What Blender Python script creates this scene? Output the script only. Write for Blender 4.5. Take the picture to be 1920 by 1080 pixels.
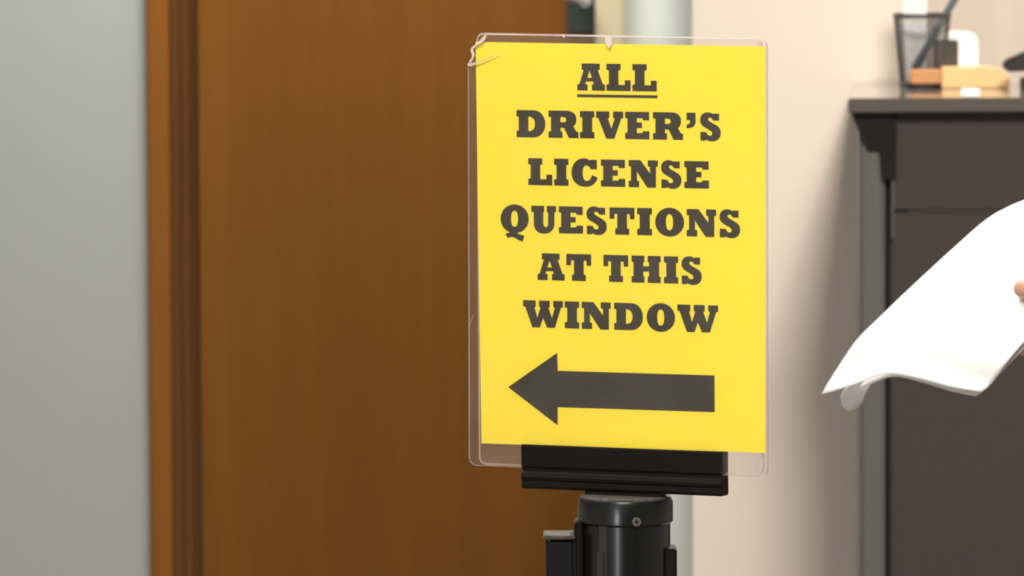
import bpy, bmesh, math, random
from mathutils import Vector, Matrix
random.seed(4)
for o in list(bpy.data.objects):
    bpy.data.objects.remove(o)
SC = bpy.context.scene
COL = SC.collection

# ------------------------------------------------------------------ camera
FPX = 12000.0
CAM_H = 1.5
PITCH = math.radians(4.2)
ROLL = -0.0046
cam_d = bpy.data.cameras.new('camera')
cam_d.sensor_width = 36.0
cam_d.lens = FPX / 1920 * 36
cam_d.clip_end = 100
cam = bpy.data.objects.new('camera', cam_d)
COL.objects.link(cam)
CAMM = (Matrix.Translation((0, 0, CAM_H)) @ Matrix.Rotation(math.pi / 2 - PITCH, 4, 'X')
        @ Matrix.Rotation(ROLL, 4, 'Z'))
cam.matrix_world = CAMM
cam_d.dof.use_dof = True
cam_d.dof.focus_distance = 4.44
cam_d.dof.aperture_fstop = 31
SC.camera = cam

# ------------------------------------------------------------------ world, lights, exposure
w = bpy.data.worlds.new('world')
SC.world = w
w.use_nodes = True
w.node_tree.nodes['Background'].inputs[0].default_value = (0.92, 0.96, 1.0, 1)
w.node_tree.nodes['Background'].inputs[1].default_value = 0.12
SC.view_settings.view_transform = 'Standard'
SC.view_settings.look = 'None'
SC.view_settings.gamma = 1
SC.view_settings.exposure = 0.0
SC.cycles.transparent_max_bounces = 24


def area(name, loc, target, sx, sy, power, col=(1, 1, 1), spread=180):
    l = bpy.data.lights.new(name, 'AREA')
    l.shape = 'RECTANGLE'
    l.size = sx
    l.size_y = sy
    l.energy = power
    l.color = col
    l.spread = math.radians(spread)     # narrowed to keep a lamp off the far walls
    o = bpy.data.objects.new(name, l)
    COL.objects.link(o)
    o.location = loc
    d = Vector(target) - Vector(loc)
    o.rotation_euler = d.to_track_quat('-Z', 'Y').to_euler()
    return o


WARM = (1.0, 0.93, 0.84)
area('ceiling_light_counter', (0.74, 6.75, 2.84), (0.74, 6.75, 0), 0.45, 0.6, 104, WARM, 150)
area('added_light_papers', (-0.45, 4.75, 2.84), (-0.45, 4.75, 0), 1.2, 0.6, 28, (1, 0.97, 0.92), 120)  # added overhead to brighten the held papers
area('ceiling_light_front', (-0.2, 2.4, 2.84), (-0.2, 2.4, 0), 1.2, 0.6, 112, (1, 0.96, 0.9), 155)
area('ceiling_light_hall', (-0.22, 10.75, 2.84), (-0.22, 10.75, 0), 1.2, 0.5, 43, (1.0, 0.98, 0.93), 155)
area('added_light_recess', (1.2, 8.55, 2.84), (1.2, 8.55, 0), 0.5, 0.6, 26, WARM, 125)  # extra lamp, added to lift the wall right of the cup
area('added_light_corridor', (-3.9, 10.1, 1.35), (0.23, 10.1, 1.0), 0.9, 1.1, 3.4, (0.95, 1.0, 0.97), 34)  # added beam from the left brightening the corridor wall; no window is built
area('window_daylight', (-2.9, -3.2, 1.2), (0.2, 4.4, 1.1), 0.26, 2.1, 100, (0.93, 0.97, 1.0))


# ------------------------------------------------------------------ helpers
def ray(px, py):
    d = Vector(((px - 960) / FPX, -(py - 540) / FPX, -1.0))
    return (CAMM.to_3x3() @ d)


CO = Vector((0, 0, CAM_H))


def at(px, py, y):
    """point on the plane world-y = y seen at pixel"""
    d = ray(px, py)
    return CO + d * (y / d.y)


def atz(px, py, z):
    d = ray(px, py)
    return CO + d * ((z - CAM_H) / d.z)


def proj(p):
    q = CAMM.inverted() @ Vector(p)
    return (960 + FPX * q.x / -q.z, 540 - FPX * q.y / -q.z)


MATS = {}


def mat(name, col, rough=0.5, metal=0.0, spec=0.5, noise=0.0, nscale=20, bump=0.0, bscale=200):
    m = bpy.data.materials.new(name)
    m.use_nodes = True
    nt = m.node_tree
    b = nt.nodes['Principled BSDF']
    b.inputs['Roughness'].default_value = rough
    b.inputs['Metallic'].default_value = metal
    b.inputs['Specular IOR Level'].default_value = spec
    b.inputs['Base Color'].default_value = (*col, 1)
    tc = nt.nodes.new('ShaderNodeTexCoord')
    if noise > 0:
        n = nt.nodes.new('ShaderNodeTexNoise')
        n.inputs['Scale'].default_value = nscale
        n.inputs['Detail'].default_value = 4
        nt.links.new(tc.outputs['Object'], n.inputs['Vector'])
        r = nt.nodes.new('ShaderNodeMix')
        r.data_type = 'RGBA'
        r.inputs[6].default_value = (*[c * (1 - noise) for c in col], 1)
        r.inputs[7].default_value = (*[min(1, c * (1 + noise)) for c in col], 1)
        nt.links.new(n.outputs['Fac'], r.inputs[0])
        nt.links.new(r.outputs[2], b.inputs['Base Color'])
    if bump > 0:
        n2 = nt.nodes.new('ShaderNodeTexNoise')
        n2.inputs['Scale'].default_value = bscale
        nt.links.new(tc.outputs['Object'], n2.inputs['Vector'])
        bp = nt.nodes.new('ShaderNodeBump')
        bp.inputs['Strength'].default_value = bump
        bp.inputs['Distance'].default_value = 0.001
        nt.links.new(n2.outputs['Fac'], bp.inputs['Height'])
        nt.links.new(bp.outputs['Normal'], b.inputs['Normal'])
    MATS[name] = m
    return m


def wood(name, c1, c2, stretch=0.35, freq=7.0, rough=0.42):
    m = bpy.data.materials.new(name)
    m.use_nodes = True
    nt = m.node_tree
    b = nt.nodes['Principled BSDF']
    b.inputs['Roughness'].default_value = rough
    b.inputs['Specular IOR Level'].default_value = 0.2
    tc = nt.nodes.new('ShaderNodeTexCoord')
    mp = nt.nodes.new('ShaderNodeMapping')
    mp.inputs['Scale'].default_value = (freq, freq, freq * stretch * 0.12)
    nt.links.new(tc.outputs['Object'], mp.inputs['Vector'])
    n = nt.nodes.new('ShaderNodeTexNoise')
    n.inputs['Scale'].default_value = 1.0
    n.inputs['Detail'].default_value = 5
    n.inputs['Roughness'].default_value = 0.6
    nt.links.new(mp.outputs[0], n.inputs['Vector'])
    mp2 = nt.nodes.new('ShaderNodeMapping')
    mp2.inputs['Scale'].default_value = (130, 130, 2.5)
    nt.links.new(tc.outputs['Object'], mp2.inputs['Vector'])
    n2 = nt.nodes.new('ShaderNodeTexNoise')
    n2.inputs['Scale'].default_value = 1.0
    n2.inputs['Detail'].default_value = 3
    nt.links.new(mp2.outputs[0], n2.inputs['Vector'])
    ad = nt.nodes.new('ShaderNodeMath')
    ad.operation = 'MULTIPLY_ADD'
    ad.inputs[1].default_value = 0.22
    nt.links.new(n2.outputs['Fac'], ad.inputs[0])
    nt.links.new(n.outputs['Fac'], ad.inputs[2])
    cr = nt.nodes.new('ShaderNodeValToRGB')
    cr.color_ramp.elements[0].position = 0.36
    cr.color_ramp.elements[1].position = 0.86
    cr.color_ramp.elements[0].color = (*c2, 1)
    cr.color_ramp.elements[1].color = (*c1, 1)
    nt.links.new(ad.outputs[0], cr.inputs[0])
    nt.links.new(cr.outputs[0], b.inputs['Base Color'])
    MATS[name] = m
    return m


def acrylic(name, haze, haze_col=(0.88, 0.81, 0.75)):
    m = bpy.data.materials.new(name)
    m.use_nodes = True
    nt = m.node_tree
    nt.nodes.clear()
    out = nt.nodes.new('ShaderNodeOutputMaterial')
    tr = nt.nodes.new('ShaderNodeBsdfTransparent')
    tr.inputs[0].default_value = (0.985, 0.98, 0.975, 1)
    df = nt.nodes.new('ShaderNodeBsdfDiffuse')
    df.inputs[0].default_value = (*haze_col, 1)
    tc = nt.nodes.new('ShaderNodeTexCoord')
    nz = nt.nodes.new('ShaderNodeTexNoise')
    nz.inputs['Scale'].default_value = 35
    nz.inputs['Detail'].default_value = 5
    nt.links.new(tc.outputs['Object'], nz.inputs['Vector'])
    mr = nt.nodes.new('ShaderNodeMapRange')
    mr.inputs[1].default_value = 0.3
    mr.inputs[2].default_value = 0.7
    mr.inputs[3].default_value = haze * 0.7
    mr.inputs[4].default_value = haze * 1.3
    nt.links.new(nz.outputs['Fac'], mr.inputs[0])
    mx = nt.nodes.new('ShaderNodeMixShader')
    nt.links.new(mr.outputs[0], mx.inputs[0])
    nt.links.new(tr.outputs[0], mx.inputs[1])
    nt.links.new(df.outputs[0], mx.inputs[2])
    gl = nt.nodes.new('ShaderNodeBsdfGlossy')
    gl.inputs['Roughness'].default_value = 0.06
    fr = nt.nodes.new('ShaderNodeFresnel')
    fr.inputs[0].default_value = 1.3
    mx2 = nt.nodes.new('ShaderNodeMixShader')
    nt.links.new(fr.outputs[0], mx2.inputs[0])
    nt.links.new(mx.outputs[0], mx2.inputs[1])
    nt.links.new(gl.outputs[0], mx2.inputs[2])
    nt.links.new(mx2.outputs[0], out.inputs[0])
    MATS[name] = m
    return m


# setting
mat('wall_green', (0.52, 0.545, 0.495), 0.7, noise=0.02, nscale=3, bump=0.1)
mat('wall_pale', (0.86, 0.89, 0.82), 0.6, bump=0.1)
mat('wall_cream', (0.86, 0.75, 0.655), 0.65, noise=0.015, nscale=3, bump=0.1)
mat('wall_white', (0.75, 0.75, 0.72), 0.8)
mat('tan_paint', (0.82, 0.70, 0.48), 0.5)
mat('floor_tile', (0.17, 0.155, 0.14), 0.5, noise=0.15, nscale=8)
mat('ceiling_tile', (0.8, 0.8, 0.78), 0.9)
wood('door_wood', (0.265, 0.098, 0.009), (0.19, 0.067, 0.005), 0.5, 8)
wood('casing_wood', (0.36, 0.132, 0.017), (0.28, 0.098, 0.011), 0.5, 12)
wood('jamb_wood', (0.20, 0.078, 0.012), (0.12, 0.045, 0.007), 0.5, 12)
# sign
mat('yellow_paper', (0.98, 0.78, 0.035), 0.75, spec=0.2, noise=0.015, nscale=60)
mat('toner', (0.024, 0.015, 0.003), 0.5, spec=0.3)
acrylic('acrylic_face', 0.02)
acrylic('acrylic_rim', 0.38, (0.66, 0.56, 0.50))
acrylic('crack_white', 0.62, (0.9, 0.78, 0.68))
mat('black_plastic', (0.006, 0.0045, 0.003), 0.5, spec=0.14, noise=0.2, nscale=40)
mat('black_gloss', (0.006, 0.006, 0.006), 0.24, spec=0.5, noise=0.1, nscale=30)
mat('black_ridge', (0.028, 0.027, 0.024), 0.4, spec=0.3)
mat('worn_metal', (0.065, 0.053, 0.046), 0.65, spec=0.3, noise=0.95, nscale=170)
mat('screw_metal', (0.30, 0.26, 0.21), 0.4, metal=0.8)
# counter
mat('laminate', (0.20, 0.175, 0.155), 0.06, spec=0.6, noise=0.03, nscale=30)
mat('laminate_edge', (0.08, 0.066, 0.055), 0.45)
mat('panel_fabric', (0.056, 0.046, 0.043), 0.9, spec=0.15, noise=0.12, nscale=90, bump=0.4, bscale=900)
mat('panel_post', (0.12, 0.11, 0.105), 0.4, metal=0.2)
mat('bracket_black', (0.007, 0.006, 0.006), 0.6, spec=0.2)
mat('slot_metal', (0.13, 0.125, 0.105), 0.4, metal=0.3)
mat('mesh_metal', (0.10, 0.094, 0.09), 0.4, metal=0.5)
mat('white_card', (0.93, 0.92, 0.92), 0.5)
mat('pen_blue', (0.11, 0.135, 0.16), 0.35)
mat('orange_wood', (0.62, 0.30, 0.12), 0.5, noise=0.12, nscale=25)
mat('light_wood', (0.88, 0.58, 0.27), 0.5, noise=0.12, nscale=25)
mat('dark_end', (0.05, 0.045, 0.04), 0.5)
mat('stapler_black', (0.03, 0.026, 0.025), 0.35)
mat('lock_dark', (0.055, 0.062, 0.062), 0.4, metal=0.5)
mat('lever_steel', (0.85, 0.84, 0.85), 0.25, metal=0.9)
# person and papers
mat('white_paper', (0.93, 0.92, 0.90), 0.6, spec=0.2)
mat('skin', (0.62, 0.34, 0.23), 0.5, noise=0.05, nscale=40)
mat('shirt', (0.20, 0.22, 0.26), 0.9, noise=0.08, nscale=60)
mat('trousers', (0.05, 0.055, 0.075), 0.9, noise=0.08, nscale=60)
mat('hair', (0.05, 0.03, 0.02), 0.6, noise=0.2, nscale=90)
mat('shoe', (0.03, 0.025, 0.02), 0.4)
mat('eye_white', (0.85, 0.85, 0.85), 0.3)

WORLD_OFF = {}


def put(name, bm_or_mesh, mats, parent=None, smooth=False, bevel=0.0, bseg=2, label=None):
    """link world-space geometry as one mesh object"""
    if isinstance(bm_or_mesh, bmesh.types.BMesh):
        bm = bm_or_mesh
        if bevel > 0:
            bmesh.ops.bevel(bm, geom=list(bm.edges), offset=bevel, segments=bseg, affect='EDGES', clamp_overlap=True)
        bmesh.ops.recalc_face_normals(bm, faces=bm.faces)
        me = bpy.data.meshes.new(name)
        bm.to_mesh(me)
        bm.free()
    else:
        me = bm_or_mesh
    if smooth:
        for p in me.polygons:
            p.use_smooth = True
        me.set_sharp_from_angle(angle=math.radians(35))
    if not isinstance(mats, (list, tuple)):
        mats = [mats]
    for m in mats:
        me.materials.append(MATS[m])
    o = bpy.data.objects.new(name, me)
    COL.objects.link(o)
    if parent is not None:
        off = WORLD_OFF[parent.name]
        o.parent = parent
        WORLD_OFF[o.name] = off.copy()
        me.transform(Matrix.Translation(-off))
    else:
        vs = [v.co for v in me.vertices]
        lo = Vector((min(v.x for v in vs), min(v.y for v in vs), min(v.z for v in vs)))
        hi = Vector((max(v.x for v in vs), max(v.y for v in vs), max(v.z for v in vs)))
        off = Vector(((lo.x + hi.x) / 2, (lo.y + hi.y) / 2, lo.z))
        me.transform(Matrix.Translation(-off))
        o.location = off
        WORLD_OFF[o.name] = off
    if label:
        o['label'] = label
    return o


def thing(name, loc, label, cat, group=None):
    o = bpy.data.objects.new(name, None)
    o.empty_display_size = 0.05
    COL.objects.link(o)
    o.location = loc
    WORLD_OFF[o.name] = Vector(loc)
    return tag(o, label, cat, group)


def tag(o, label, cat, group=None):
    o['label'] = label
    o['category'] = cat
    if group:
        o['group'] = group
    return o


def structure(o):
    o['kind'] = 'structure'
    return o


def box(x0, x1, y0, y1, z0, z1, bm=None):
    bm = bm or bmesh.new()
    v = [bm.verts.new((x, y, z)) for x in (x0, x1) for y in (y0, y1) for z in (z0, z1)]
    for f in ((0, 1, 3, 2), (4, 6, 7, 5), (0, 4, 5, 1), (2, 3, 7, 6), (0, 2, 6, 4), (1, 5, 7, 3)):
        bm.faces.new([v[i] for i in f])
    return bm


def prism(pts, vec, bm=None, rim=None, faces=True):
    """closed solid: polygon (3D pts) swept by vec; rim = material index of the side faces"""
    bm = bm or bmesh.new()
    vec = Vector(vec)
    a = [bm.verts.new(Vector(p)) for p in pts]
    b = [bm.verts.new(Vector(p) + vec) for p in pts]
    n = len(pts)
    bm.faces.new(a)
    bm.faces.new(b[::-1])
    for i in range(n):
        f = bm.faces.new((a[i], b[i], b[(i + 1) % n], a[(i + 1) % n]))
        if rim is not None:
            f.material_index = rim
    return bm


def lathe(cx, cy, prof, n=48, bm=None):
    bm = bm or bmesh.new()
    rings = []
    for r, z in prof:
        rings.append([bm.verts.new((cx + r * math.cos(2 * math.pi * i / n), cy + r * math.sin(2 * math.pi * i / n), z)) for i in range(n)])
    for a, b in zip(rings, rings[1:]):
        for i in range(n):
            bm.faces.new((a[i], a[(i + 1) % n], b[(i + 1) % n], b[i]))
    bm.faces.new(rings[0][::-1])
    bm.faces.new(rings[-1])
    return bm


def tube(p0, p1, r0, r1=None, n=16, bm=None):
    bm = bm or bmesh.new()
    r1 = r0 if r1 is None else r1
    p0, p1 = Vector(p0), Vector(p1)
    d = (p1 - p0).normalized()
    u = d.orthogonal().normalized()
    v = d.cross(u)
    A = [bm.verts.new(p0 + (u * math.cos(2 * math.pi * i / n) + v * math.sin(2 * math.pi * i / n)) * r0) for i in range(n)]
    B = [bm.verts.new(p1 + (u * math.cos(2 * math.pi * i / n) + v * math.sin(2 * math.pi * i / n)) * r1) for i in range(n)]
    for i in range(n):
        bm.faces.new((A[i], A[(i + 1) % n], B[(i + 1) % n], B[i]))
    bm.faces.new(A[::-1])
    bm.faces.new(B)
    return bm


# ------------------------------------------------------------------ the setting
YF = 11.5          # wall with the door
YC = 9.08          # cream wall behind the counter
YR = 9.7          # wall further right, set back so it catches less light
CEIL = 2.9


def X(px, y, py=540):
    return at(px, py, y).x


structure(put('floor', box(-4, 4.5, -4, 13, -0.1, 0), 'floor_tile'))
structure(put('ceiling', box(-4, 4.5, -4, 13, CEIL, CEIL + 0.1), 'ceiling_tile'))
DX0, DX1 = X(372, YF), X(1117, YF)        # door leaf
CX0 = X(279, YF)                           # outer edge of the casing
TX1 = X(1171, YF)
DOOR_H = 2.05
bm = box(-4, CX0 + 0.01, YF, YF + 0.12, 0, CEIL)
box(TX1 - 0.01, 1.5, YF, YF + 0.12, 0, CEIL, bm)
box(CX0 + 0.01, TX1 - 0.01, YF, YF + 0.12, DOOR_H + 0.03, CEIL, bm)
structure(put('wall_back', bm, 'wall_green'))
# door leaf, jambs, casings
leaf = structure(put('door_1', box(DX0 + 0.002, DX1 - 0.001, YF + 0.012, YF + 0.05, 0.008, DOOR_H), 'door_wood', bevel=0.002))
# lock plate and lever at the latch edge
hz = at(1090, 62, YF).z
lx0, lx1 = X(1063, YF, 30), X(1115, YF, 30)
bm = box(lx0, lx1, YF + 0.002, YF + 0.0125, hz, hz + 0.20)
put('lock_plate', bm, 'lock_dark', leaf, bevel=0.003, label='dark grey lock plate')
lz = at(1098, 3, YF).z
bm = tube((lx1 - 0.018, YF + 0.004, lz + 0.004), (lx1 - 0.018, YF - 0.045, lz + 0.004), 0.012)
tube((lx1 - 0.012, YF - 0.042, lz + 0.003), (lx1 - 0.11, YF - 0.05, lz + 0.03), 0.010, 0.008, bm=bm)
put('door_handle', bm, 'lever_steel', leaf, smooth=True, label='bright steel lever')
# left casing: flat board plus stepped stop moulding, turned towards the leaf
c1 = X(321, YF)
bm = box(CX0, c1, YF - 0.018, YF + 0.02, 0, DOOR_H + 0.07)
structure(put('trim_1', bm, 'casing_wood', bevel=0.004))
j1, j2, j3 = X(340, YF), X(357, YF), X(362, YF)
bm = box(c1 - 0.001, j1, YF - 0.004, YF + 0.06, 0, DOOR_H)
structure(put('trim_2', bm, 'jamb_wood', bevel=0.004))
bm = box(j1 - 0.001, j2, YF + 0.006, YF + 0.07, 0, DOOR_H)
structure(put('trim_3', bm, 'jamb_wood', bevel=0.004))
bm = box(j2 - 0.001, DX0 + 0.001, YF + 0.03, YF + 0.09, 0, DOOR_H)
structure(put('trim_4', bm, 'jamb_wood'))
structure(put('trim_5', box(c1, TX1, YF - 0.018, YF + 0.02, DOOR_H + 0.003, DOOR_H + 0.07), 'casing_wood', bevel=0.004))
structure(put('trim_6', box(DX1 + 0.001, TX1, YF - 0.012, YF + 0.06, 0, DOOR_H), 'tan_paint', bevel=0.004))
# cream wall section behind the counter, its end facing the door
WX0, WX1 = X(1299, YC), X(1702, YC)
structure(put('wall_right', box(WX0 + 0.0005, WX1, YC - 0.001, YC + 0.12, 0, CEIL), 'wall_cream', bevel=0.002))
structure(put('wall_recess', box(WX1 - 0.12, 4.5, YR, YR + 0.12, 0, CEIL), 'wall_cream'))
structure(put('wall_far_right', box(4.4, 4.5, -4, YR, 0, CEIL), 'wall_white'))
structure(put('wall_left', box(-4.1, -4, -4, YF, 0, CEIL), 'wall_white'))
bm = prism([(WX0, YC, 0), (WX0 + 0.12, YC + 0.05, 0), (TX1 + 0.12, YF, 0), (TX1 - 0.001, YF, 0)], (0, 0, CEIL))
structure(put('wall_corridor', bm, 'wall_pale'))
bm = box(-4, CX0 - 0.001, YF - 0.012, YF, 0, 0.09)
structure(put('baseboard_back', bm, 'panel_post'))

# ------------------------------------------------------------------ the sign plane
PHI = math.radians(23.5)
U = Vector((math.cos(PHI), -math.sin(PHI), 0))
N = Vector((-math.sin(PHI), -math.cos(PHI), 0))      # towards the viewer
V = Vector((0, 0, 1))
_d = ray(1165, 460)
P0 = CO + _d * 4.44


def sp(px, py, off=0.0):
    d = ray(px, py)
    p = P0 + N * off
    t = (p - CO).dot(N) / d.dot(N)
    return CO + d * t


def su(p):
    return ((p - P0).dot(U), (p - P0).dot(V))


def su_pt(u, v, off=0.0):
    return P0 + U * u + V * v + N * off


# yellow sheet, gently bowed, with its printing
SHEET_OFF = 0.0012
PRINT_OFF = SHEET_OFF + 0.00022
q = [sp(893, 78.5), sp(1436, 87), sp(1436.5, 849), sp(904, 831)]
sheet = put('paper_sign', prism([p + N * SHEET_OFF for p in q], -N * 0.0003), 'yellow_paper')
tag(sheet, 'bright yellow paper sign with black lettering and left arrow inside the acrylic holder', 'sign')

GLYPHS = {
 'A': "M0 0 L0 22 L8 24 L24 76 L16.5 77.5 L16.5 100 L84 100 L84 77.5 L77 76 L95 25 L103.5 22 L103.5 0 L55 0 L55 22 L61.5 24 L59 34 L33 34 L30 24 L38 22 L38 0 Z M46 74 L55 47 L37.5 47 Z",
 'L': "M0 0 L0 23 L9 25 L9 76 L0 78 L0 100 L52.5 100 L52.5 78 L44.5 76 L44.5 22 L68 22 L68 39.5 L89.5 39.5 L89.5 0 Z",
 'D': "M0 0 L0 23.5 L8 25 L8 76 L0 77.5 L0 100 L62 100 C88 100 105 78 105 50 C105 22 88 0 60 0 Z M43 77 C60 77 67.5 66 67.5 50 C67.5 33 60 22.5 43 22.5 Z",
 'R': "M0 0 L0 22 L9 24 L9 76 L0 77.5 L0 100 L66 100 C90 100 102 88 102 70 C102 56 98 48 90.5 43 L102 24 L109.5 22 L109.5 0 L75 0 L57 37 L44 38 L44 24 L51 22 L51 0 Z M43.5 77 L54 77 C61 77 65 73 65 67 C65 61 61 57.5 54 57.5 L43.5 57.5 Z",
 'I': "M0 0 L0 22 L9 24 L9 76 L0 78 L0 100 L53 100 L53 78 L45 76 L45 24 L53 22 L53 0 Z",
 'V': "M37 0 L8 75 L0 77 L0 100 L48 100 L48 77 L42.5 74 L55.5 37 L68 74 L62 77 L62 100 L98.5 100 L98.5 77 L91.5 75 L66 0 Z",
 'E': "M0 0 L0 22 L8.5 24 L8.5 76 L0 78 L0 100 L88 100 L88 69.5 L65.5 69.5 L65.5 74 L62 77.5 L43 77.5 L43 61 L62 61 L62 41 L43 41 L43 22.5 L62 22.5 L65.5 26 L65.5 29.5 L89 29.5 L89 0 Z",
 "'": "M0 100 L32.5 100 L32.5 66 C32.5 52 20 43 0 43 L0 56 C7 57 12 60 12.5 66 L12 73 L0 73 Z",
 'S': "M69.5 98 L51 98 L46.5 96.5 C41 100 35 102 28 102 C11 102 0 91 0 74 C0 60 7 53 17 47.5 L36 36.5 C42 33 44.5 30 44.5 25 C44.5 20 41 17 36 17 C29 17 26 22 23 30 L1 30.5 L1 -1 L18 -1 L23.5 2.5 C29 -1.5 36 -3.5 43 -3.5 C63 -3.5 75.5 9 75.5 28 C75.5 42 69 50 58 56 L39 66.5 C31.5 71 29 74 29 77 C29 81 31.5 83 35 83 C42 83 45 79 48 72.5 L69.5 72.5 Z",
 'C': "M93 98 L71 98 L67 95 C61 100 54 103 45 103 C19 103 0 80 0 49 C0 19 20 -2.5 50 -2.5 C74 -2.5 89 10 96 32 L75.5 41.5 C71 27 65 19 56 19 C46 19 40.5 31 40.5 49 C40.5 67 46 77 54 77 C62 77 67 72 70.5 63 L93 63 Z",
 'N': "M0 0 L0 22 L8.5 24.5 L8.5 76 L0 78 L0 100 L43 100 L78.5 51 L78.5 76 L70.5 78 L70.5 100 L107 100 L107 78 L100 76 L100 -1 L68.5 -1 L30 58 L30 24.5 L38 22 L38 0 Z",
 'Q': "M51.5 103 C80 103 103 80 103 50 C103 23 84 1 60 -2.5 L62 -5 C68 -8.5 77 -10 87 -13 L80 -34 C72 -33 63 -28 54 -22 C45 -17 34 -16.5 26.5 -22 L17.5 -9.5 C20 -6 24 -4 28 -3 L36 -1.5 C16 4 0 25 0 50 C0 80 23 103 51.5 103 Z M51 80 C60 80 64 68 64 50 C64 32 60 19.5 51 19.5 C42 19.5 38 32 38 50 C38 68 42 80 51 80 Z",
 'O': "M51.5 103 C80 103 103 80 103 50 C103 20 80 -3 51.5 -3 C23 -3 0 20 0 50 C0 80 23 103 51.5 103 Z M51 80 C60 80 64 68 64 50 C64 32 60 19.5 51 19.5 C42 19.5 38 32 38 50 C38 68 42 80 51 80 Z",
 'U': "M0 100 L47 100 L47 78 L44 76 L44 38 C44 27 47 21 53 21 C59 21 62 27 62 38 L62 76 L57 78 L57 100 L91 100 L91 78 L85 76 L85 38 C85 14 72 -3 47 -3 C21 -3 9 13 9 36 L9 76 L0 78 Z",
 'T': "M0 100 L91 100 L91 58 L74.5 58 L74.5 71 C74 76 71 78 68 77 L63.5 75 L63.5 24 L71.5 22 L71.5 0 L20.5 0 L20.5 22 L28 24 L28 75 L23 77.5 C19 78 17 75 17 71 L17 58 L0 58 Z",
 'H': "M0 0 L0 22 L7.5 24 L7.5 76 L0 78 L0 100 L48 100 L48 78 L43.5 75 L43.5 61 L65.5 61 L65.5 75 L60.5 78 L60.5 100 L109 100 L109 78 L103 76 L103 24 L109 22 L109 0 L60.5 0 L60.5 22 L65.5 25 L65.5 42 L43.5 42 L43.5 25 L48 22 L48 0 Z",
 'W': "M34 0 L8 76 L0 78 L0 100 L46.5 100 L46.5 78 L42 75 L52.5 36 L64.5 75 L59 78 L59 100 L98 100 L98 78 L93 75 L106 36 L117 74 L111 78 L111 100 L146.5 100 L146.5 78 L139 75 L116.5 0 L88 0 L73.5 36 L61.5 0 Z",
}


def flatten(path):
    import re
    tok = re.findall(r'[MLCZ]|-?[\d.]+', path)
    out, cur, i = [], None, 0
    while i < len(tok):
        c = tok[i]
        i += 1
        if c == 'M':
            cur = [(float(tok[i]), float(tok[i + 1]))]
            i += 2
            out.append(cur)
        elif c == 'L':
            cur.append((float(tok[i]), float(tok[i + 1])))
            i += 2
        elif c == 'C':
            p0 = cur[-1]
            p = [(float(tok[i + 2 * k]), float(tok[i + 2 * k + 1])) for k in range(3)]
            i += 6
            for k in range(1, 11):
                t = k / 10
                a, b, cc, d = (1 - t) ** 3, 3 * t * (1 - t) ** 2, 3 * t * t * (1 - t), t ** 3
                cur.append((a * p0[0] + b * p[0][0] + cc * p[1][0] + d * p[2][0],
                            a * p0[1] + b * p[0][1] + cc * p[1][1] + d * p[2][1]))
    for s in out:
        if abs(s[0][0] - s[-1][0]) + abs(s[0][1] - s[-1][1]) < 1e-6:
            s.pop()
    return out


def filled(loops, name):
    """2D loops (with holes) -> mesh in the XY plane"""
    cu = bpy.data.curves.new(name, 'CURVE')
    cu.dimensions = '2D'
    cu.fill_mode = 'BOTH'
    for lp in loops:
        s = cu.splines.new('POLY')
        s.points.add(len(lp) - 1)
        for pt, (x, y) in zip(s.points, lp):
            pt.co = (x, y, 0, 1)
        s.use_cyclic_u = True
    ob = bpy.data.objects.new('tmp', cu)
    COL.objects.link(ob)
    dg = bpy.context.evaluated_depsgraph_get()
    me = bpy.data.meshes.new_from_object(ob.evaluated_get(dg))
    bpy.data.objects.remove(ob)
    bpy.data.curves.remove(cu)
    me.name = name
    me.materials.clear()
    return me


FR = Matrix.Identity(4)
for i in range(3):
    FR[i][0], FR[i][1], FR[i][2] = U[i], V[i], N[i]


def print_mesh(loops, name, part):
    me = filled(loops, name)
    me.transform(Matrix.Translation(P0 + N * PRINT_OFF) @ FR)
    return put(part, me, 'toner', sheet)


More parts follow.
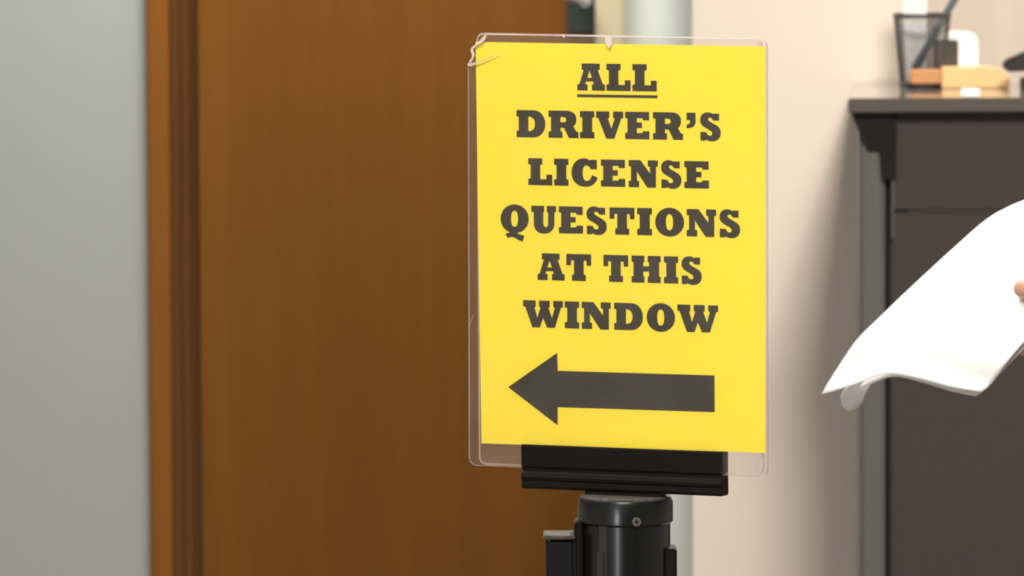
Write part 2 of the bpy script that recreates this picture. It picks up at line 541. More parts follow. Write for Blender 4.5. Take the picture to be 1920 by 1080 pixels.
LINES = [
 [('A', 1083.9, 1135.6, 119.5, 169.5), ('L', 1138.6, 1183.7, 119.6, 170.6), ('L', 1187.2, 1232.7, 119.8, 170.8)],
 [('D', 970.1, 1023.8, 207.7, 258.5), ('R', 1030, 1085.8, 207.9, 258.8), ('I', 1088.8, 1115.8, 208.5, 259.4), ('V', 1119.2, 1169.9, 209, 260.2),
  ('E', 1173.6, 1218.9, 209.8, 260.9), ('R', 1225.8, 1282, 209.8, 261.2), ("'", 1288.9, 1305.5, 210.3, 261.6), ('S', 1314.2, 1352.7, 211, 262)],
 [('L', 992.1, 1036.8, 297.5, 347.3), ('I', 1040.5, 1067.2, 297.9, 348.3), ('C', 1073.2, 1122, 298.5, 349), ('E', 1128.3, 1173.6, 299.3, 349.8),
  ('N', 1180.3, 1234.8, 300, 350.4), ('S', 1241, 1279, 300.4, 351.3), ('E', 1284.5, 1330.6, 301.5, 352.7)],
 [('Q', 940.2, 992.8, 385.5, 436), ('U', 997.8, 1044, 386.2, 437), ('E', 1049.4, 1094.5, 387.6, 437.7), ('S', 1101.3, 1139, 388.4, 439),
  ('T', 1144.5, 1191, 388.4, 439.4), ('I', 1196.2, 1223.8, 389.6, 440.5), ('O', 1230, 1284, 390.5, 441.4), ('N', 1289, 1344.2, 391.5, 442.3),
  ('S', 1350.5, 1389.2, 393, 443.7)],
 [('A', 1009.5, 1060.2, 475.8, 525.1), ('T', 1063.4, 1109.8, 476.5, 526.6), ('T', 1132.9, 1179.3, 477.8, 529), ('H', 1185.6, 1240.3, 479.8, 530.3),
  ('I', 1246.3, 1273, 480, 530.6), ('S', 1279.3, 1317, 480.8, 531.5)],
 [('W', 982.3, 1057, 563.8, 614.8), ('I', 1060.5, 1087.3, 565.4, 615.4), ('N', 1092.3, 1146.5, 566.2, 616.4), ('D', 1153, 1206.8, 567.8, 618.6),
  ('O', 1214, 1267, 569.6, 619.8), ('W', 1271.5, 1348, 571.3, 622.3)],
]
WIDTH = {}
for ch, path in GLYPHS.items():
    xs = [x for l in flatten(path) for x, y in l]
    WIDTH[ch] = (min(xs), max(xs))
for ln in LINES:
    # one shared baseline and cap line per row, read on the sheet itself
    bl = [su(sp(0.5 * (a + b), yb))[1] for c, a, b, yt, yb in ln]
    tl = [su(sp(0.5 * (a + b), yt))[1] for c, a, b, yt, yb in ln]
    base, cap = sum(bl) / len(bl), sum(tl) / len(tl)
    loops = []
    for c, xa, xb, yt, yb in ln:
        ua, ub = su(sp(xa, (yt + yb) / 2))[0], su(sp(xb, (yt + yb) / 2))[0]
        w0, w1 = WIDTH[c]
        for lp in flatten(GLYPHS[c]):
            loops.append([(ua + (x - w0) / (w1 - w0) * (ub - ua), base + y / 100 * (cap - base)) for x, y in lp])
    print_mesh(loops, 'lettering', 'lettering')
    if ln is LINES[0]:
        ua, va = su(sp(1083.5, 176.8))
        ub, vb = su(sp(1234.2, 178.6))
        vm = (va + vb) / 2
        print_mesh([[(ua, vm), (ub, vm), (ub, vm - 0.0019), (ua, vm - 0.0019)]], 'underline', 'underline')
print_mesh([[su(sp(*p)) for p in ((954.5, 725.5), (1046, 661.5), (1047, 695), (1341, 703.7), (1341.5, 772.3), (1047, 763), (1047, 797))]], 'arrow', 'arrow')

# ------------------------------------------------------------------ acrylic holder in its black channel
CLAMP_MID = sp(1172, 905, 0)
holder = thing('sign_holder', CLAMP_MID + Vector((0, 0, -0.012)),
               'clear acrylic sign holder with a broken corner, gripped in a black channel on the post', 'sign holder')


def rounded(corners, r, skip=()):
    """3D rounded polygon; corners world pts"""
    out = []
    n = len(corners)
    for i, p in enumerate(corners):
        if i in skip:
            out.append(p)
            continue
        a, b = corners[i - 1], corners[(i + 1) % n]
        d0, d1 = (a - p).normalized(), (b - p).normalized()
        s, e = p + d0 * r, p + d1 * r
        for k in range(7):
            t = k / 6
            out.append(s * (1 - t) ** 2 + p * 2 * t * (1 - t) + e * t * t)
    return out


def plate(pts, th, ring, name):
    bm = prism(pts, -N * th, rim=1)
    bmesh.ops.recalc_face_normals(bm, faces=bm.faces)
    bm.normal_update()
    f = max((f for f in bm.faces if len(f.verts) > 4), key=lambda f: f.normal.dot(N))
    res = bmesh.ops.inset_individual(bm, faces=[f], thickness=ring, depth=0.0004, use_even_offset=True)
    for g in res['faces']:
        g.material_index = 1  # milky ring stands in for light glowing in the plate edge
    f.material_index = 0
    return put(name, bm, ['acrylic_face', 'acrylic_rim'], holder)


FO, BO, TH = 0.0040, -0.0022, 0.0024
corn = [sp(879, 872.5, FO), sp(1438.5, 894.8, FO), sp(1437.5, 72, FO)]
rp = rounded([sp(875, 60, FO)] + corn, 0.0065, skip=(0,))[1:]
brk = [(912, 63.5), (907, 70), (901.5, 78), (893, 83), (886.5, 89), (884, 94), (887.5, 100), (888, 106), (884, 114), (877, 121)]
front = rp + [sp(x, y, FO) for x, y in brk]
plate(front, TH, 0.0006, 'front_plate')
bc = [sp(893, 61, BO), sp(898, 871, BO), sp(1430, 892.5, BO), sp(1428, 71, BO)]
plate(rounded(bc, 0.0065), TH, 0.0014, 'back_plate')


def ribbon(pts, off, name, m='crack_white'):
    """thin flake lying on the front plate: pts = (px, py, half-width px)"""
    L, R = [], []
    for i, (x, y, h) in enumerate(pts):
        a = pts[max(0, i - 1)]
        b = pts[min(len(pts) - 1, i + 1)]
        dx, dy = b[0] - a[0], b[1] - a[1]
        l = math.hypot(dx, dy)
        nx, ny = -dy / l * h, dx / l * h
        L.append(sp(x + nx, y + ny, off))
        R.append(sp(x - nx, y - ny, off))
    return put(name, prism(L + R[::-1], N * 0.0004), m, holder)


ribbon([(912, 64.5, 1.2), (908, 71, 3.2), (902, 78, 3.0), (893, 84, 1.8), (886.5, 90, 2.2), (885, 95, 2.6), (887.5, 101, 2.4), (886, 109, 1.3), (880, 117, 1.2)], FO, 'broken_edge')
ribbon([(877, 121, 2.0), (884, 121, 3.4), (891, 119, 2.2), (905, 114, 1.4), (920, 107, 0.9), (936, 100, 0.3)], FO, 'crack')
ribbon([(1141.5, 66, 5.5), (1141.5, 72, 6.5), (1141.5, 79, 6.3), (1142, 85, 4.2), (1142.5, 90, 1.0)], FO, 'tape_scrap')
ribbon([(1052, 65.5, 0.8), (1057, 66.5, 2.4), (1059, 70, 1.6)], FO, 'edge_chip')
ribbon([(880, 612, 0.4), (884, 601, 0.6), (888, 590, 0.4)], FO, 'scratch', 'acrylic_rim')

# channel profile (n = depth towards the viewer, v = height), swept along the sign
s0, s1 = su(sp(978.5, 875, 0.006))[0], su(sp(1352.5, 890, 0.006))[0]
vt = su(sp(1165, 840.5, 0.0068))[1]
vg = su(sp(1165, 886, 0.0068))[1]
vr = su(sp(1165, 891, 0.0068))[1]
vr2 = su(sp(1165, 903, 0.0068))[1]
vb = su(sp(1165, 923.5, 0.0068))[1]
prof = [(0.0068, vt), (0.0072, vt - 0.001), (0.0066, vg + 0.002), (0.0052, vg), (0.0052, vr + 0.001), (0.0068, vr - 0.0005), (0.0078, vr2 + 0.001), (0.0074, vr2 - 0.0008),
        (0.0062, vr2 - 0.002), (0.0064, vb + 0.002), (0.005, vb), (-0.0062, vb), (-0.0072, vb + 0.002), (-0.0068, vg), (-0.0066, vt), (-0.0050, vt),
        (-0.0050, vg + 0.003), (0.0044, vg + 0.003), (0.0044, vt)]
bm = prism([su_pt(s0, v, n) for n, v in prof], U * (s1 - s0))
put('channel', bm, 'black_plastic', holder, label='black extruded channel')
# post adapter below the channel
px_c = (1083 + 1262) / 2
POST = sp(px_c, 935, 0.0)
PR = (1262 - 1083) / 2 / FPX * (POST.y) * 1.0
z_top = at(px_c, 926.5, POST.y).z
bm = box(-0.028, 0.028, -0.006, 0.006, 0, 0.002)
bmesh.ops.transform(bm, matrix=Matrix.Translation(Vector((POST.x, POST.y, z_top - 0.0005))) @ Matrix.Rotation(-PHI, 4, 'Z'), verts=bm.verts)
put('foot_block', bm, 'black_plastic', holder)

# ------------------------------------------------------------------ stanchion
z1 = at(px_c, 976, POST.y).z          # underside of the collar
st = thing('stanchion', (POST.x, POST.y, 0), 'black belt barrier post carrying the yellow sign', 'barrier post')
cx, cy = POST.x, POST.y
put('cap_disc', lathe(cx, cy, [(PR * 0.90, z_top - 0.004), (PR * 0.955, z_top - 0.003), (PR * 0.955, z_top - 0.0012), (PR * 0.90, z_top - 0.0005)]), 'worn_metal', st, label='scuffed grey cap')
put('collar', lathe(cx, cy, [(PR * 0.93, z1 - 0.002), (PR, z1), (PR, z_top - 0.005), (PR * 0.97, z_top - 0.0025)], 64), 'black_gloss', st, smooth=True)
put('post', lathe(cx, cy, [(PR * 0.945, 0.02), (PR * 0.945, z1)], 64), 'black_gloss', st, smooth=True)
put('base', lathe(cx, cy, [(0.17, 0.0), (0.175, 0.006), (0.165, 0.014), (0.09, 0.028), (0.045, 0.04)], 64), 'black_gloss', st, smooth=True)
# screw in the collar
a = math.asin((1191.5 - px_c) / 89.5)
sd = Vector((math.sin(a), -math.cos(a), 0))
sc_ = Vector((cx, cy, at(px_c, 969, POST.y).z)) + sd * PR
bm = tube(sc_ - sd * 0.003, sc_ + sd * 0.0009, 0.0035, 0.0031, 20)
scr = put('screw', bm, 'screw_metal', st, label='small steel screw')
side = Vector((sd.y, -sd.x, 0))
bm = bmesh.new()
for k in (0, 1):
    e = side if k == 0 else Vector((0, 0, 1))
    g = Vector((0, 0, 1)) if k == 0 else side
    c = sc_ + sd * 0.0008
    prism([c + e * 0.0018 + g * 0.0004, c - e * 0.0018 + g * 0.0004, c - e * 0.0018 - g * 0.0004, c + e * 0.0018 - g * 0.0004], sd * 0.0003, bm)
put('screw_slot', bm, 'bracket_black', scr)


def radial_box(ang, r0, r1, half, za, zb, name, m='black_plastic', bev=0.0012):
    d = Vector((math.sin(ang), -math.cos(ang), 0))
    s = Vector((math.cos(ang), math.sin(ang), 0))
    c = Vector((cx, cy, 0))
    pts = [c + d * r0 - s * half, c + d * r0 + s * half, c + d * r1 + s * half, c + d * r1 - s * half]
    return put(name, prism([p + Vector((0, 0, za)) for p in pts], (0, 0, zb - za)), m, st, bevel=bev)


zb_ = z_top - 0.10
z_l = at(1048, 1003, POST.y).z
# belt latch on the left, rib pair near the front, receivers on the other sides
mm = POST.y / FPX
lat = []
bm = box(cx + (1022 - px_c) * mm, cx + (1079 - px_c) * mm, cy - 0.018, cy + 0.018, zb_, z_l)
put('belt_latch', bm, 'black_gloss', st, bevel=0.003, bseg=3)
bm = box(cx + (1017.5 - px_c) * mm, cx + (1077 - px_c) * mm, cy - 0.0195, cy + 0.0195, z_l - 0.0012, z_l + 0.0012)
put('latch_lid', bm, 'worn_metal', st, bevel=0.0008, label='scuffed grey latch top')
bm = box(cx + (1076 - px_c) * mm, cx + (1091 - px_c) * mm, cy - 0.014, cy + 0.014, zb_, z1 + 0.0005)
put('receiver', bm, 'black_plastic', st, bevel=0.001)
bm = box(cx + (1245 - px_c) * mm, cx + (1268.5 - px_c) * mm, cy - 0.014, cy + 0.014, zb_, at(1262, 1025, POST.y).z)
put('receiver', bm, 'black_plastic', st, bevel=0.001)
af = math.asin((1128 - px_c) / 89.5)
radial_box(af, PR * 0.90, PR * 0.985, 0.0034, zb_, z1 - 0.0003, 'rib', 'black_ridge', 0.0006)
radial_box(math.asin((1125 - px_c) / 89.5), PR * 0.92, PR * 1.03, 0.0028, zb_, at(1125, 1027, POST.y).z, 'belt_tongue', 'black_ridge', 0.0006)
radial_box(math.pi, PR * 0.9, PR * 1.06, 0.012, zb_, z1 - 0.004, 'receiver')

# ------------------------------------------------------------------ counter and its partition
YE = 8.57
zc = at(1700, 184, YE).z               # top of the counter
zt = zc - 28 / FPX * YE
KX0 = X(1590, YE, 195)
KX1 = 2.6
_b = YC - 0.004
bm = prism([(KX0, YE, zt), (KX1, YE, zt), (KX1, _b, zt), (KX0 + 0.035, _b, zt)], (0, 0, zc - zt))
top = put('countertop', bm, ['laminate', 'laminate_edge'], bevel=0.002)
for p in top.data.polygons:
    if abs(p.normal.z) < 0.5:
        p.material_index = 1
tag(top, 'long dark grey laminate countertop on the partition at right', 'countertop')

pt = thing('partition', (X(1700, 8.64), 8.66, 0), 'dark charcoal partition panel standing under the countertop', 'partition')
PY = 8.582
p0, p1 = X(1611, PY, 640), X(1659, PY, 640)
bm = box(p0, p1, PY, PY + 0.05, 0, zt - 0.001)
put('end_post', bm, 'panel_post', pt, bevel=0.005, bseg=3, label='grey metal end post')
q0 = X(1670, PY, 640)
seam = at(1800, 397, PY).z
put('panel', box(q0, KX1 - 0.02, PY + 0.004, PY + 0.045, 0.1, seam - 0.0012), 'panel_fabric', pt, bevel=0.003, label='large lower panel')
put('panel', box(q0, KX1 - 0.02, PY + 0.004, PY + 0.045, seam + 0.0012, zt - 0.001), 'panel_fabric', pt, bevel=0.003, label='narrow upper panel')
put('slotted_strip', box(p1 - 0.001, q0 + 0.001, PY + 0.012, PY + 0.045, 0, zt - 0.001), 'bracket_black', pt)
put('foot_rail', box(p1 - 0.001, KX1 - 0.02, PY + 0.006, PY + 0.044, 0, 0.099), 'panel_post', pt)
za, zb2 = at(1675, 338, PY).z, at(1675, 447, PY).z
put('slot', box(X(1672.5, PY, 400), X(1675.8, PY, 400), PY - 0.001, PY + 0.01, zb2, za), 'slot_metal', pt, label='light metal slot')
# gusset bracket holding up the overhang; black lower arm stands in for shade
g = [at(1596, 212, PY - 0.002), at(1682, 212, PY - 0.002), at(1680, 336, PY - 0.002), at(1652, 336, PY - 0.002), at(1648, 285, PY - 0.002), at(1626, 284, PY - 0.002)]
for p in g[:2]:
    p.z = zt - 0.0005
br = put('shelf_bracket', prism(g, (0, 0.004, 0)), 'bracket_black')
tag(br, 'black triangular bracket under the left end of the countertop, lower arm standing in for shade', 'bracket')

# ------------------------------------------------------------------ things on the counter
cb = atz(1729, 163, zc)                 # pencil cup
s = FPX / cb.y
hgt, rb, rt = 138 / s, 41 / s, 53 / s
cup = thing('pencil_cup', (cb.x, cb.y, zc), 'black wire mesh pencil cup on the countertop', 'pencil cup')
NR, NA = 40, 104
verts, faces = [], []
for j in range(NR + 1):
    t = j / NR
    r = rb + (rt - rb) * t
    for i in range(NA):
        th = 2 * math.pi * (i + 0.5 * (j % 2)) / NA
        verts.append((cb.x + r * math.cos(th), cb.y + r * math.sin(th), zc + 0.006 + (hgt - 0.010) * t))
for j in range(0, NR - 1):
    for i in range(NA):
        if j % 2 == 0:
            l, rr = (j + 1) * NA + (i - 1) % NA, (j + 1) * NA + i
        else:
            l, rr = (j + 1) * NA + i, (j + 1) * NA + (i + 1) % NA
        faces.append((j * NA + i, rr, (j + 2) * NA + i, l))
me = bpy.data.meshes.new('mesh_wall')
me.from_pydata(verts, [], faces)
cw = put('mesh_wall', me, 'mesh_metal', cup)
wf = cw.modifiers.new('wire', 'WIREFRAME')
wf.thickness = 0.0005


def ring(z0, z1, r0, name):
    bm = bmesh.new()
    n = 64
    rows = [(r0 - 0.0012, z0), (r0 + 0.0012, z0), (r0 + 0.0015, z1), (r0 - 0.0012, z1)]
    R = [[bm.verts.new((cb.x + r * math.cos(2 * math.pi * i / n), cb.y + r * math.sin(2 * math.pi * i / n), z)) for i in range(n)] for r, z in rows]
    for k in range(4):
        for i in range(n):
            bm.faces.new((R[k][i], R[k][(i + 1) % n], R[(k + 1) % 4][(i + 1) % n], R[(k + 1) % 4][i]))
    return put(name, bm, 'mesh_metal', cup, smooth=True)


ring(zc + hgt - 0.006, zc + hgt, rt, 'rim')
put('cup_base', lathe(cb.x, cb.y, [(rb, zc), (rb + 0.0012, zc + 0.001), (rb + 0.0012, zc + 0.007), (rb - 0.001, zc + 0.007)], 64), 'mesh_metal', cup, smooth=False)
# white ruler-like card standing in the cup
c0, c1_ = at(1687, 90, cb.y), at(1739, 90, cb.y)
bm = box(c0.x, c1_.x, cb.y - 0.002, cb.y + 0.002, zc + 0.008, zc + 0.190)
bmesh.ops.transform(bm, matrix=Matrix.Identity(4), verts=bm.verts)
for v in bm.verts:
    if v.co.z < zc + 0.05:
        v.co.x = cb.x + (v.co.x - cb.x) * 0.72
tag(put('white_card', bm, 'white_card', bevel=0.0006), 'white card standing upright inside the mesh pencil cup', 'card')
pa, pb = at(1708, 138, cb.y), at(1815, -45, cb.y)
pen = thing('pen', pa, 'grey-blue pen leaning to the right in the mesh pencil cup', 'pen')
pa2 = pa + Vector((0, -0.008, 0))
pb2 = pb + Vector((0, 0.0, 0))
dd = (pb2 - pa2)
put('barrel', tube(pa2 + dd * 0.08, pb2, 0.0052, 0.0052), 'pen_blue', pen, smooth=True)
put('tip', tube(pa2, pa2 + dd * 0.08, 0.001, 0.0052), 'pen_blue', pen, smooth=True)

# wooden block with a white upright piece and a dark piece
wb = Vector((atz(1800, 166, zc).x, cb.y - rt - 0.017, zc))
s = FPX / wb.y
blk = thing('wooden_block', (wb.x, wb.y, zc), 'low light wooden block with rounded right end beside the pencil cup', 'wooden block')


def bx_px(x0, x1, y0, y1, yw, dep, name, m, parent=None, bev=0.002, base=None):
    a, b = at(x0, y1, yw), at(x1, y0, yw)
    z0 = a.z if base is None else base
    return put(name, box(a.x, b.x, yw, yw + dep, z0, b.z), m, parent, bevel=bev, bseg=3)


a, b = at(1766, 166, wb.y), at(1893, 126, wb.y)
h = b.z - zc
pts = [Vector((a.x, wb.y, zc)), Vector((b.x, wb.y, zc)), Vector((b.x + 0.001, wb.y, zc + h * 0.45)), Vector((b.x - 0.006, wb.y, zc + h * 0.78)), Vector((b.x - 0.016, wb.y, zc + h * 0.94)),
       Vector((b.x - 0.03, wb.y, zc + h)), Vector((a.x, wb.y, zc + h))]
put('body', prism(pts, (0, 0.05, 0)), 'light_wood', blk, bevel=0.0015)
bx_px(1706, 1767, 130, 158, wb.y + 0.002, 0.010, 'tongue', 'orange_wood', blk)
blk.children[-1]['label'] = 'darker orange left end'
# white roll standing behind, dark end turned to the viewer
wy = wb.y + 0.052
r0_, r1_ = at(1762, 60, wy), at(1834, 60, wy)
ztop = r0_.z
roll = thing('dispenser', ((r0_.x + r1_.x) / 2, wy + 0.02, zc), 'small white upright dispenser with dark face behind the wooden block', 'dispenser')
cr = 0.012
pts = [Vector((r0_.x, wy, zc)), Vector((r1_.x, wy, zc)), Vector((r1_.x, wy, ztop - cr)), Vector((r1_.x - cr * 0.3, wy, ztop - cr * 0.3)), Vector((r1_.x - cr, wy, ztop)),
       Vector((r0_.x + cr * 0.6, wy, ztop)), Vector((r0_.x, wy, ztop - cr * 0.6))]
put('case', prism(pts, (0, 0.035, 0)), 'white_card', roll, bevel=0.002)
d0, d1 = at(1752, 122, wy - 0.012), at(1797, 75, wy - 0.012)
put('dark_face', box(d0.x, d1.x, wy - 0.012, wy + 0.002, zc, d1.z), 'dark_end', roll, bevel=0.002, label='dark grey face')
ft = atz(1816, 184, zc)
tg = put('white_reflection', box(X(1801, 8.60, 175), X(1836, 8.60, 175), 8.590, 8.596, zc, at(1816, 166, 8.59).z), 'white_card', bevel=0.001)  # solid white slip in place of a bright reflection on the laminate
tag(tg, 'tiny white slip standing in for a reflection at the front edge of the countertop below the wooden block', 'painted reflection')
# black stapler whose nose enters at right
sy = 8.80
pts = [at(1879, 122, sy), at(1888, 112, sy), at(1925, 96, sy), at(2010, 75, sy), at(2060, 78, sy), at(2062, 100, sy), at(1990, 122, sy), at(1920, 134, sy), at(1890, 135, sy)]
stp = thing('stapler', (at(1980, 150, sy).x, sy + 0.015, zc), 'black stapler at the right end of the countertop', 'stapler')
put('arm', prism(pts, (0, 0.03, 0)), 'stapler_black', stp, bevel=0.002)
bpts = [at(1915, 155, sy), at(2065, 155, sy), at(2065, 140, sy), at(1915, 146, sy)]
bpts[0].z = bpts[1].z = zc
put('foot', prism(bpts, (0, 0.032, 0)), 'stapler_black', stp, bevel=0.0015)
hp = [at(2030, 146, sy), at(2064, 146, sy), at(2060, 90, sy), at(2035, 92, sy)]
put('hinge', prism(hp, (0, 0.034, 0)), 'stapler_black', stp, bevel=0.001)

# ------------------------------------------------------------------ papers in a hand
def poly_eval(pl, t):
    L = [0]
    for a, b in zip(pl, pl[1:]):
        L.append(L[-1] + math.dist(a, b))
    d = t * L[-1]
    for i in range(len(pl) - 1):
        if d <= L[i + 1] + 1e-9:
            k = (d - L[i]) / (L[i + 1] - L[i])
            # Catmull-Rom
            p0 = pl[max(0, i - 1)]
            p1, p2 = pl[i], pl[i + 1]
            p3 = pl[min(len(pl) - 1, i + 2)]
            return tuple(0.5 * ((2 * p1[c]) + (-p0[c] + p2[c]) * k + (2 * p0[c] - 5 * p1[c] + 4 * p2[c] - p3[c]) * k * k
                                + (-p0[c] + 3 * p1[c] - 3 * p2[c] + p3[c]) * k ** 3) for c in range(3))
    return pl[-1]


def coons(bot, left, right, topc):
    A, D, B, C = bot[0], bot[-1], left[-1], right[-1]

    def S(s, t):
        c0, c1, d0, d1 = poly_eval(bot, s), poly_eval(topc, s), poly_eval(left, t), poly_eval(right, t)
        r = []
        for k in range(3):
            r.append((1 - t) * c0[k] + t * c1[k] + (1 - s) * d0[k] + s * d1[k]
                     - ((1 - s) * (1 - t) * A[k] + s * (1 - t) * D[k] + (1 - s) * t * B[k] + s * t * C[k]))
        return at(r[0], r[1], r[2] / 100)
    return S


def patch(S, name, ns=24, nt=32, th=0.0006):
    bm = bmesh.new()
    g = [[bm.verts.new(S(i / ns, j / nt)) for i in range(ns + 1)] for j in range(nt + 1)]
    for j in range(nt):
        for i in range(ns):
            bm.faces.new((g[j][i], g[j][i + 1], g[j + 1][i + 1], g[j + 1][i]))
    o = put(name, bm, 'white_paper', smooth=True)
    m = o.modifiers.new('solid', 'SOLIDIFY')
    m.thickness = th
    return o


# pixel x, pixel y, depth in cm
S1 = coons([(1540, 740, 542), (1600, 722, 540), (1660, 701, 537), (1720, 709, 534), (1785, 726, 531), (1840, 735, 529)],
           [(1540, 740, 542), (1571, 690, 542), (1604, 641, 541), (1645, 600, 541), (1700, 547, 541), (1790, 464, 541), (1850, 412, 541), (1890, 389, 541), (1925, 374, 542), (2010, 335, 543)],
           [(1840, 735, 529), (1857, 722, 529), (1885, 684, 528), (1922, 640, 528), (1990, 570, 528), (2080, 490, 528), (2210, 400, 529)],
           [(2010, 335, 543), (2110, 355, 536), (2210, 400, 529)])
pg = 'papers in the hand'
tag(patch(S1, 'paper_sheet'), 'big bright white paper sheet held out at the right edge, its tip pointing left', 'paper', pg)
S2 = coons([(1610, 731, 541.5), (1670, 707, 538), (1725, 716, 535), (1785, 734, 532.5), (1830, 743, 530.5)],
           [(1610, 731, 541.5), (1680, 640, 542), (1780, 520, 542), (1900, 430, 542.3), (2010, 365, 543.8)],
           [(1830, 743, 530.5), (1850, 728, 529.6), (1895, 680, 528.6), (1990, 585, 528.6), (2190, 420, 529.6)],
           [(2010, 365, 543.8), (2110, 380, 536.8), (2190, 420, 529.6)])
tag(patch(S2, 'paper_sheet'), 'second paper sheet showing as a pinkish curl under the big white sheet', 'paper', pg)
S3 = coons([(1590, 771, 549), (1606, 764, 548.5), (1618, 752, 547)],
           [(1590, 771, 549), (1575, 744, 544), (1620, 690, 543.2), (1700, 600, 543.2)],
           [(1618, 752, 547), (1630, 725, 543.5), (1690, 660, 543), (1760, 620, 543)],
           [(1700, 600, 543.2), (1730, 612, 543.1), (1760, 620, 543)])
tag(patch(S3, 'paper_sheet', 10, 14), 'small grey paper corner hanging just below the tip of the big white sheet', 'paper', pg)


def find_st(px, py):
    best = None
    for i in range(60):
        for j in range(60):
            p = proj(S1(i / 59, j / 59))
            d = math.dist(p, (px, py))
            if best is None or d < best[0]:
                best = (d, i / 59, j / 59)
    return best[1], best[2]


def snorm(s, t):
    e = 0.02
    a = S1(min(1, s + e), t) - S1(max(0, s - e), t)
    b = S1(s, min(1, t + e)) - S1(s, max(0, t - e))
    n = a.cross(b).normalized()
    return n if n.y < 0 else -n


# person: one continuous body grown from tapered volumes
def capsule(bm, p0, p1, r0, r1, n=20):
    p0, p1 = Vector(p0), Vector(p1)
    tube(p0, p1, r0, r1, n, bm)
    for p, q in ((p0, r0), (p1, r1)):
        bmesh.ops.create_uvsphere(bm, u_segments=n, v_segments=12, radius=q, matrix=Matrix.Translation(p))


def chain(bm, pts):
    for (a, ra), (b, rb_) in zip(pts, pts[1:]):
        capsule(bm, a, b, ra, rb_)


def ellip(bm, c, rf, rl, rz):
    m = Matrix.Translation(c) @ Matrix.Diagonal((rf, rl, rz, 1))
    bmesh.ops.create_uvsphere(bm, u_segments=28, v_segments=18, radius=1, matrix=m)


BX, BY = 0.95, 5.60


def bd(f, l, z):
    return Vector((BX - f, BY - l, z))


def rings(bm, rows, grow=0.0, n=40):
    """rows: (z, forward offset, half width, half depth)"""
    R = []
    for z, f, l, d in rows:
        R.append([bm.verts.new(bd(f + (d + grow) * math.cos(2 * math.pi * i / n), (l + grow) * math.sin(2 * math.pi * i / n), z)) for i in range(n)])
    for a, b in zip(R, R[1:]):
        for i in range(n):
            bm.faces.new((a[i], a[(i + 1) % n], b[(i + 1) % n], b[i]))
    bm.faces.new(R[0][::-1])
    bm.faces.new(R[-1])


def grown(name, bm, m, voxel, parent=None, it=4):
    o = put(name, bm, m, parent)
    rm = o.modifiers.new('remesh', 'REMESH')
    rm.mode = 'VOXEL'
    rm.voxel_size = voxel
    rm.use_smooth_shade = True
    sm = o.modifiers.new('smooth', 'SMOOTH')
    sm.iterations = it
    sm.factor = 0.5
    return o


ts, tt = find_st(1928, 549)
tn = snorm(ts, tt)
tipT = S1(ts, tt) + tn * 0.0090
gout = (S1(1.0, tt) - S1(0.9, tt)).normalized()
gal = (S1(1.0, tt + 0.03) - S1(1.0, tt - 0.03)).normalized()
nn = snorm(0.95, tt)
gc = S1(1.0, tt) - gal * 0.012
wrist = gc + gout * 0.118 - nn * 0.010
shoulder = bd(0.0, 0.175, 1.375)
# two-bone reach from shoulder to wrist, elbow dropping down
L1, L2 = 0.30, 0.265
dv = wrist - shoulder
dl = min(dv.length, L1 + L2 - 0.004)
dn = dv.normalized()
ca = (L1 * L1 + dl * dl - L2 * L2) / (2 * L1 * dl)
perp = (Vector((0.15, 0.1, -1)) - dn * Vector((0.15, 0.1, -1)).dot(dn)).normalized()
elbow = shoulder + dn * (L1 * ca) + perp * (L1 * math.sqrt(max(0, 1 - ca * ca)))

TORSO = [(0.82, -.005, .155, .105), (0.92, -.005, .168, .112), (1.00, 0, .158, .104), (1.10, .005, .145, .098), (1.22, .008, .158, .108),
         (1.32, .006, .172, .108), (1.385, 0, .165, .088), (1.425, 0, .105, .066), (1.455, .004, .065, .056)]
bm = bmesh.new()
rings(bm, TORSO)
capsule(bm, bd(-.004, 0, 1.42), bd(.018, 0, 1.53), .056, .052)
ellip(bm, bd(.018, 0, 1.625), .098, .076, .112)                   # skull
chain(bm, [(bd(.035, 0, 1.575), .060), (bd(.072, 0, 1.535), .038)])  # jaw and chin
chain(bm, [(bd(.108, 0, 1.635), .008), (bd(.130, 0, 1.598), .011), (bd(.112, 0, 1.590), .012)])  # nose
chain(bm, [(bd(.094, .020, 1.566), .007), (bd(.104, 0, 1.567), .008), (bd(.094, -.020, 1.566), .007)])  # lips
chain(bm, [(bd(.094, .042, 1.652), .009), (bd(.110, .012, 1.655), .008), (bd(.110, -.012, 1.655), .008), (bd(.094, -.042, 1.652), .009)])  # brow
for sg in (1, -1):
    ellip(bm, bd(.008, .078 * sg, 1.620), .016, .010, .030)       # ear
chain(bm, [(shoulder, .052), (shoulder.lerp(elbow, .5), .045), (elbow, .037), (elbow.lerp(wrist, .3), .038), (wrist, .024)])
sr, er, wr = bd(0, -.175, 1.375), bd(-.03, -.215, 1.09), bd(.04, -.215, .84)
chain(bm, [(sr, .052), (sr.lerp(er, .5), .045), (er, .037), (er.lerp(wr, .3), .038), (wr, .024), (bd(.05, -.212, .76), .028)])
for k in range(4):
    x0 = .02 + .019 * k
    chain(bm, [(bd(x0 + .01, -.212, .755), .009), (bd(x0 + .014, -.208, .715), .008), (bd(x0 + .012, -.200, .685 + .006 * abs(k - 2)), .007)])
chain(bm, [(bd(.07, -.205, .80), .012), (bd(.095, -.195, .765), .010), (bd(.100, -.190, .735), .008)])
for sg in (1, -1):
    chain(bm, [(bd(0, .088 * sg, .88), .088), (bd(.01, .095 * sg, .66), .074), (bd(.018, .098 * sg, .48), .054), (bd(0, .1 * sg, .33), .054), (bd(-.012, .1 * sg, .10), .036)])
    chain(bm, [(bd(-.03, .1 * sg, .045), .036), (bd(.10, .104 * sg, .034), .030), (bd(.15, .106 * sg, .03), .024)])
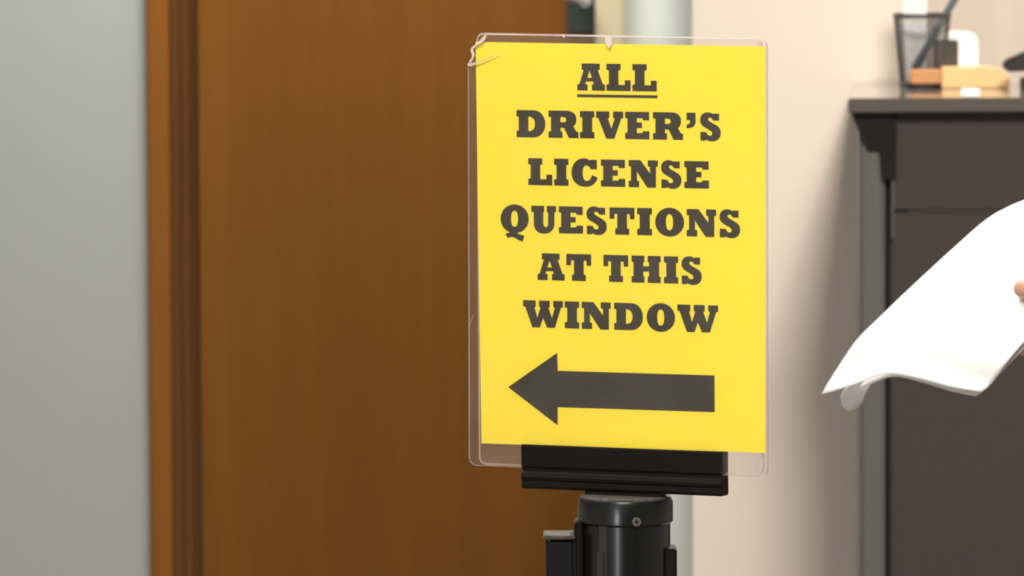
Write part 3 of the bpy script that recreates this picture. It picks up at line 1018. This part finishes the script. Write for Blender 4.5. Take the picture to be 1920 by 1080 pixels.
# gripping hand: palm, four fingers closing behind the sheet, thumb on its face
knu = gc + gout * 0.026 - nn * 0.020
for i in range(4):
    kk = knu + gal * (0.030 - 0.020 * i) + gout * (0.006 + 0.003 * abs(i - 1.3))
    chain(bm, [(wrist + gal * (0.012 - 0.008 * i) , .016), (wrist.lerp(kk, .55), .0145), (kk, .0105)])
    ln = (.056, .064, .060, .046)[i]
    k1 = kk - gout * ln * 0.45 - nn * 0.007
    k2 = k1 - gout * ln * 0.32 + nn * 0.002
    k3 = k2 - gout * ln * 0.25 + nn * 0.005
    chain(bm, [(kk, .0088), (k1, .0082), (k2, .0074), (k3, .0064)])
tb = wrist - gout * 0.026 + gal * 0.020 + nn * 0.008
tm = tb.lerp(tipT, 0.48) + nn * 0.012
ti = tb.lerp(tipT, 0.80) + nn * 0.006
chain(bm, [(wrist, .018), (tb, .0165), (tm, .0115), (ti, .0098), (tipT, .0080)])
person = grown('person', bm, 'skin', 0.0024, it=3)
tag(person, 'person at the right edge, thumb tip pressing the white papers held out', 'person')
for sg in (1, -1):
    bm = bmesh.new()
    bmesh.ops.create_uvsphere(bm, u_segments=16, v_segments=10, radius=0.0125, matrix=Matrix.Translation(bd(.094, .031 * sg, 1.634)))
    eye = put('eye', bm, 'eye_white', person, smooth=True)
    bm = bmesh.new()
    bmesh.ops.create_uvsphere(bm, u_segments=16, v_segments=10, radius=0.0065, matrix=Matrix.Translation(bd(.1005, .031 * sg, 1.634)))
    put('iris', bm, 'hair', eye, smooth=True, label='dark brown iris')
bm = bmesh.new()
ellip(bm, bd(.004, 0, 1.655), .103, .083, .096)
ellip(bm, bd(-.030, 0, 1.60), .078, .078, .085)
for v in list(bm.verts):                       # cut the hairline above the brow and in front of the ears
    if v.co.x < BX - .055 and v.co.z < 1.675:
        v.co.x = BX - .02
grown('hair', bm, 'hair', 0.006, person)
bm = bmesh.new()
rings(bm, [(0.86, -.005, .170, .116)] + TORSO[1:-1] + [(1.432, .002, .085, .066)], 0.014)
half = elbow.lerp(wrist, .22)
chain(bm, [(shoulder, .066), (shoulder.lerp(elbow, .5), .060), (elbow, .054), (half, .052)])
chain(bm, [(sr, .066), (sr.lerp(er, .5), .060), (er, .054), (er.lerp(wr, .22), .052)])
grown('shirt', bm, 'shirt', 0.006, person)
bm = bmesh.new()
rings(bm, [(0.80, -.005, .158, .112), (0.90, -.005, .176, .12), (0.985, 0, .168, .112)], 0.006)
for sg in (1, -1):
    chain(bm, [(bd(0, .088 * sg, .87), .096), (bd(.01, .095 * sg, .66), .086), (bd(.018, .098 * sg, .48), .072), (bd(0, .1 * sg, .13), .066)])
grown('trousers', bm, 'trousers', 0.006, person)
for sg in (1, -1):
    bm = bmesh.new()
    chain(bm, [(bd(-.05, .1 * sg, .047), .046), (bd(.06, .103 * sg, .046), .045), (bd(.165, .106 * sg, .038), .036)])
    grown('shoe', bm, 'shoe', 0.005, person)
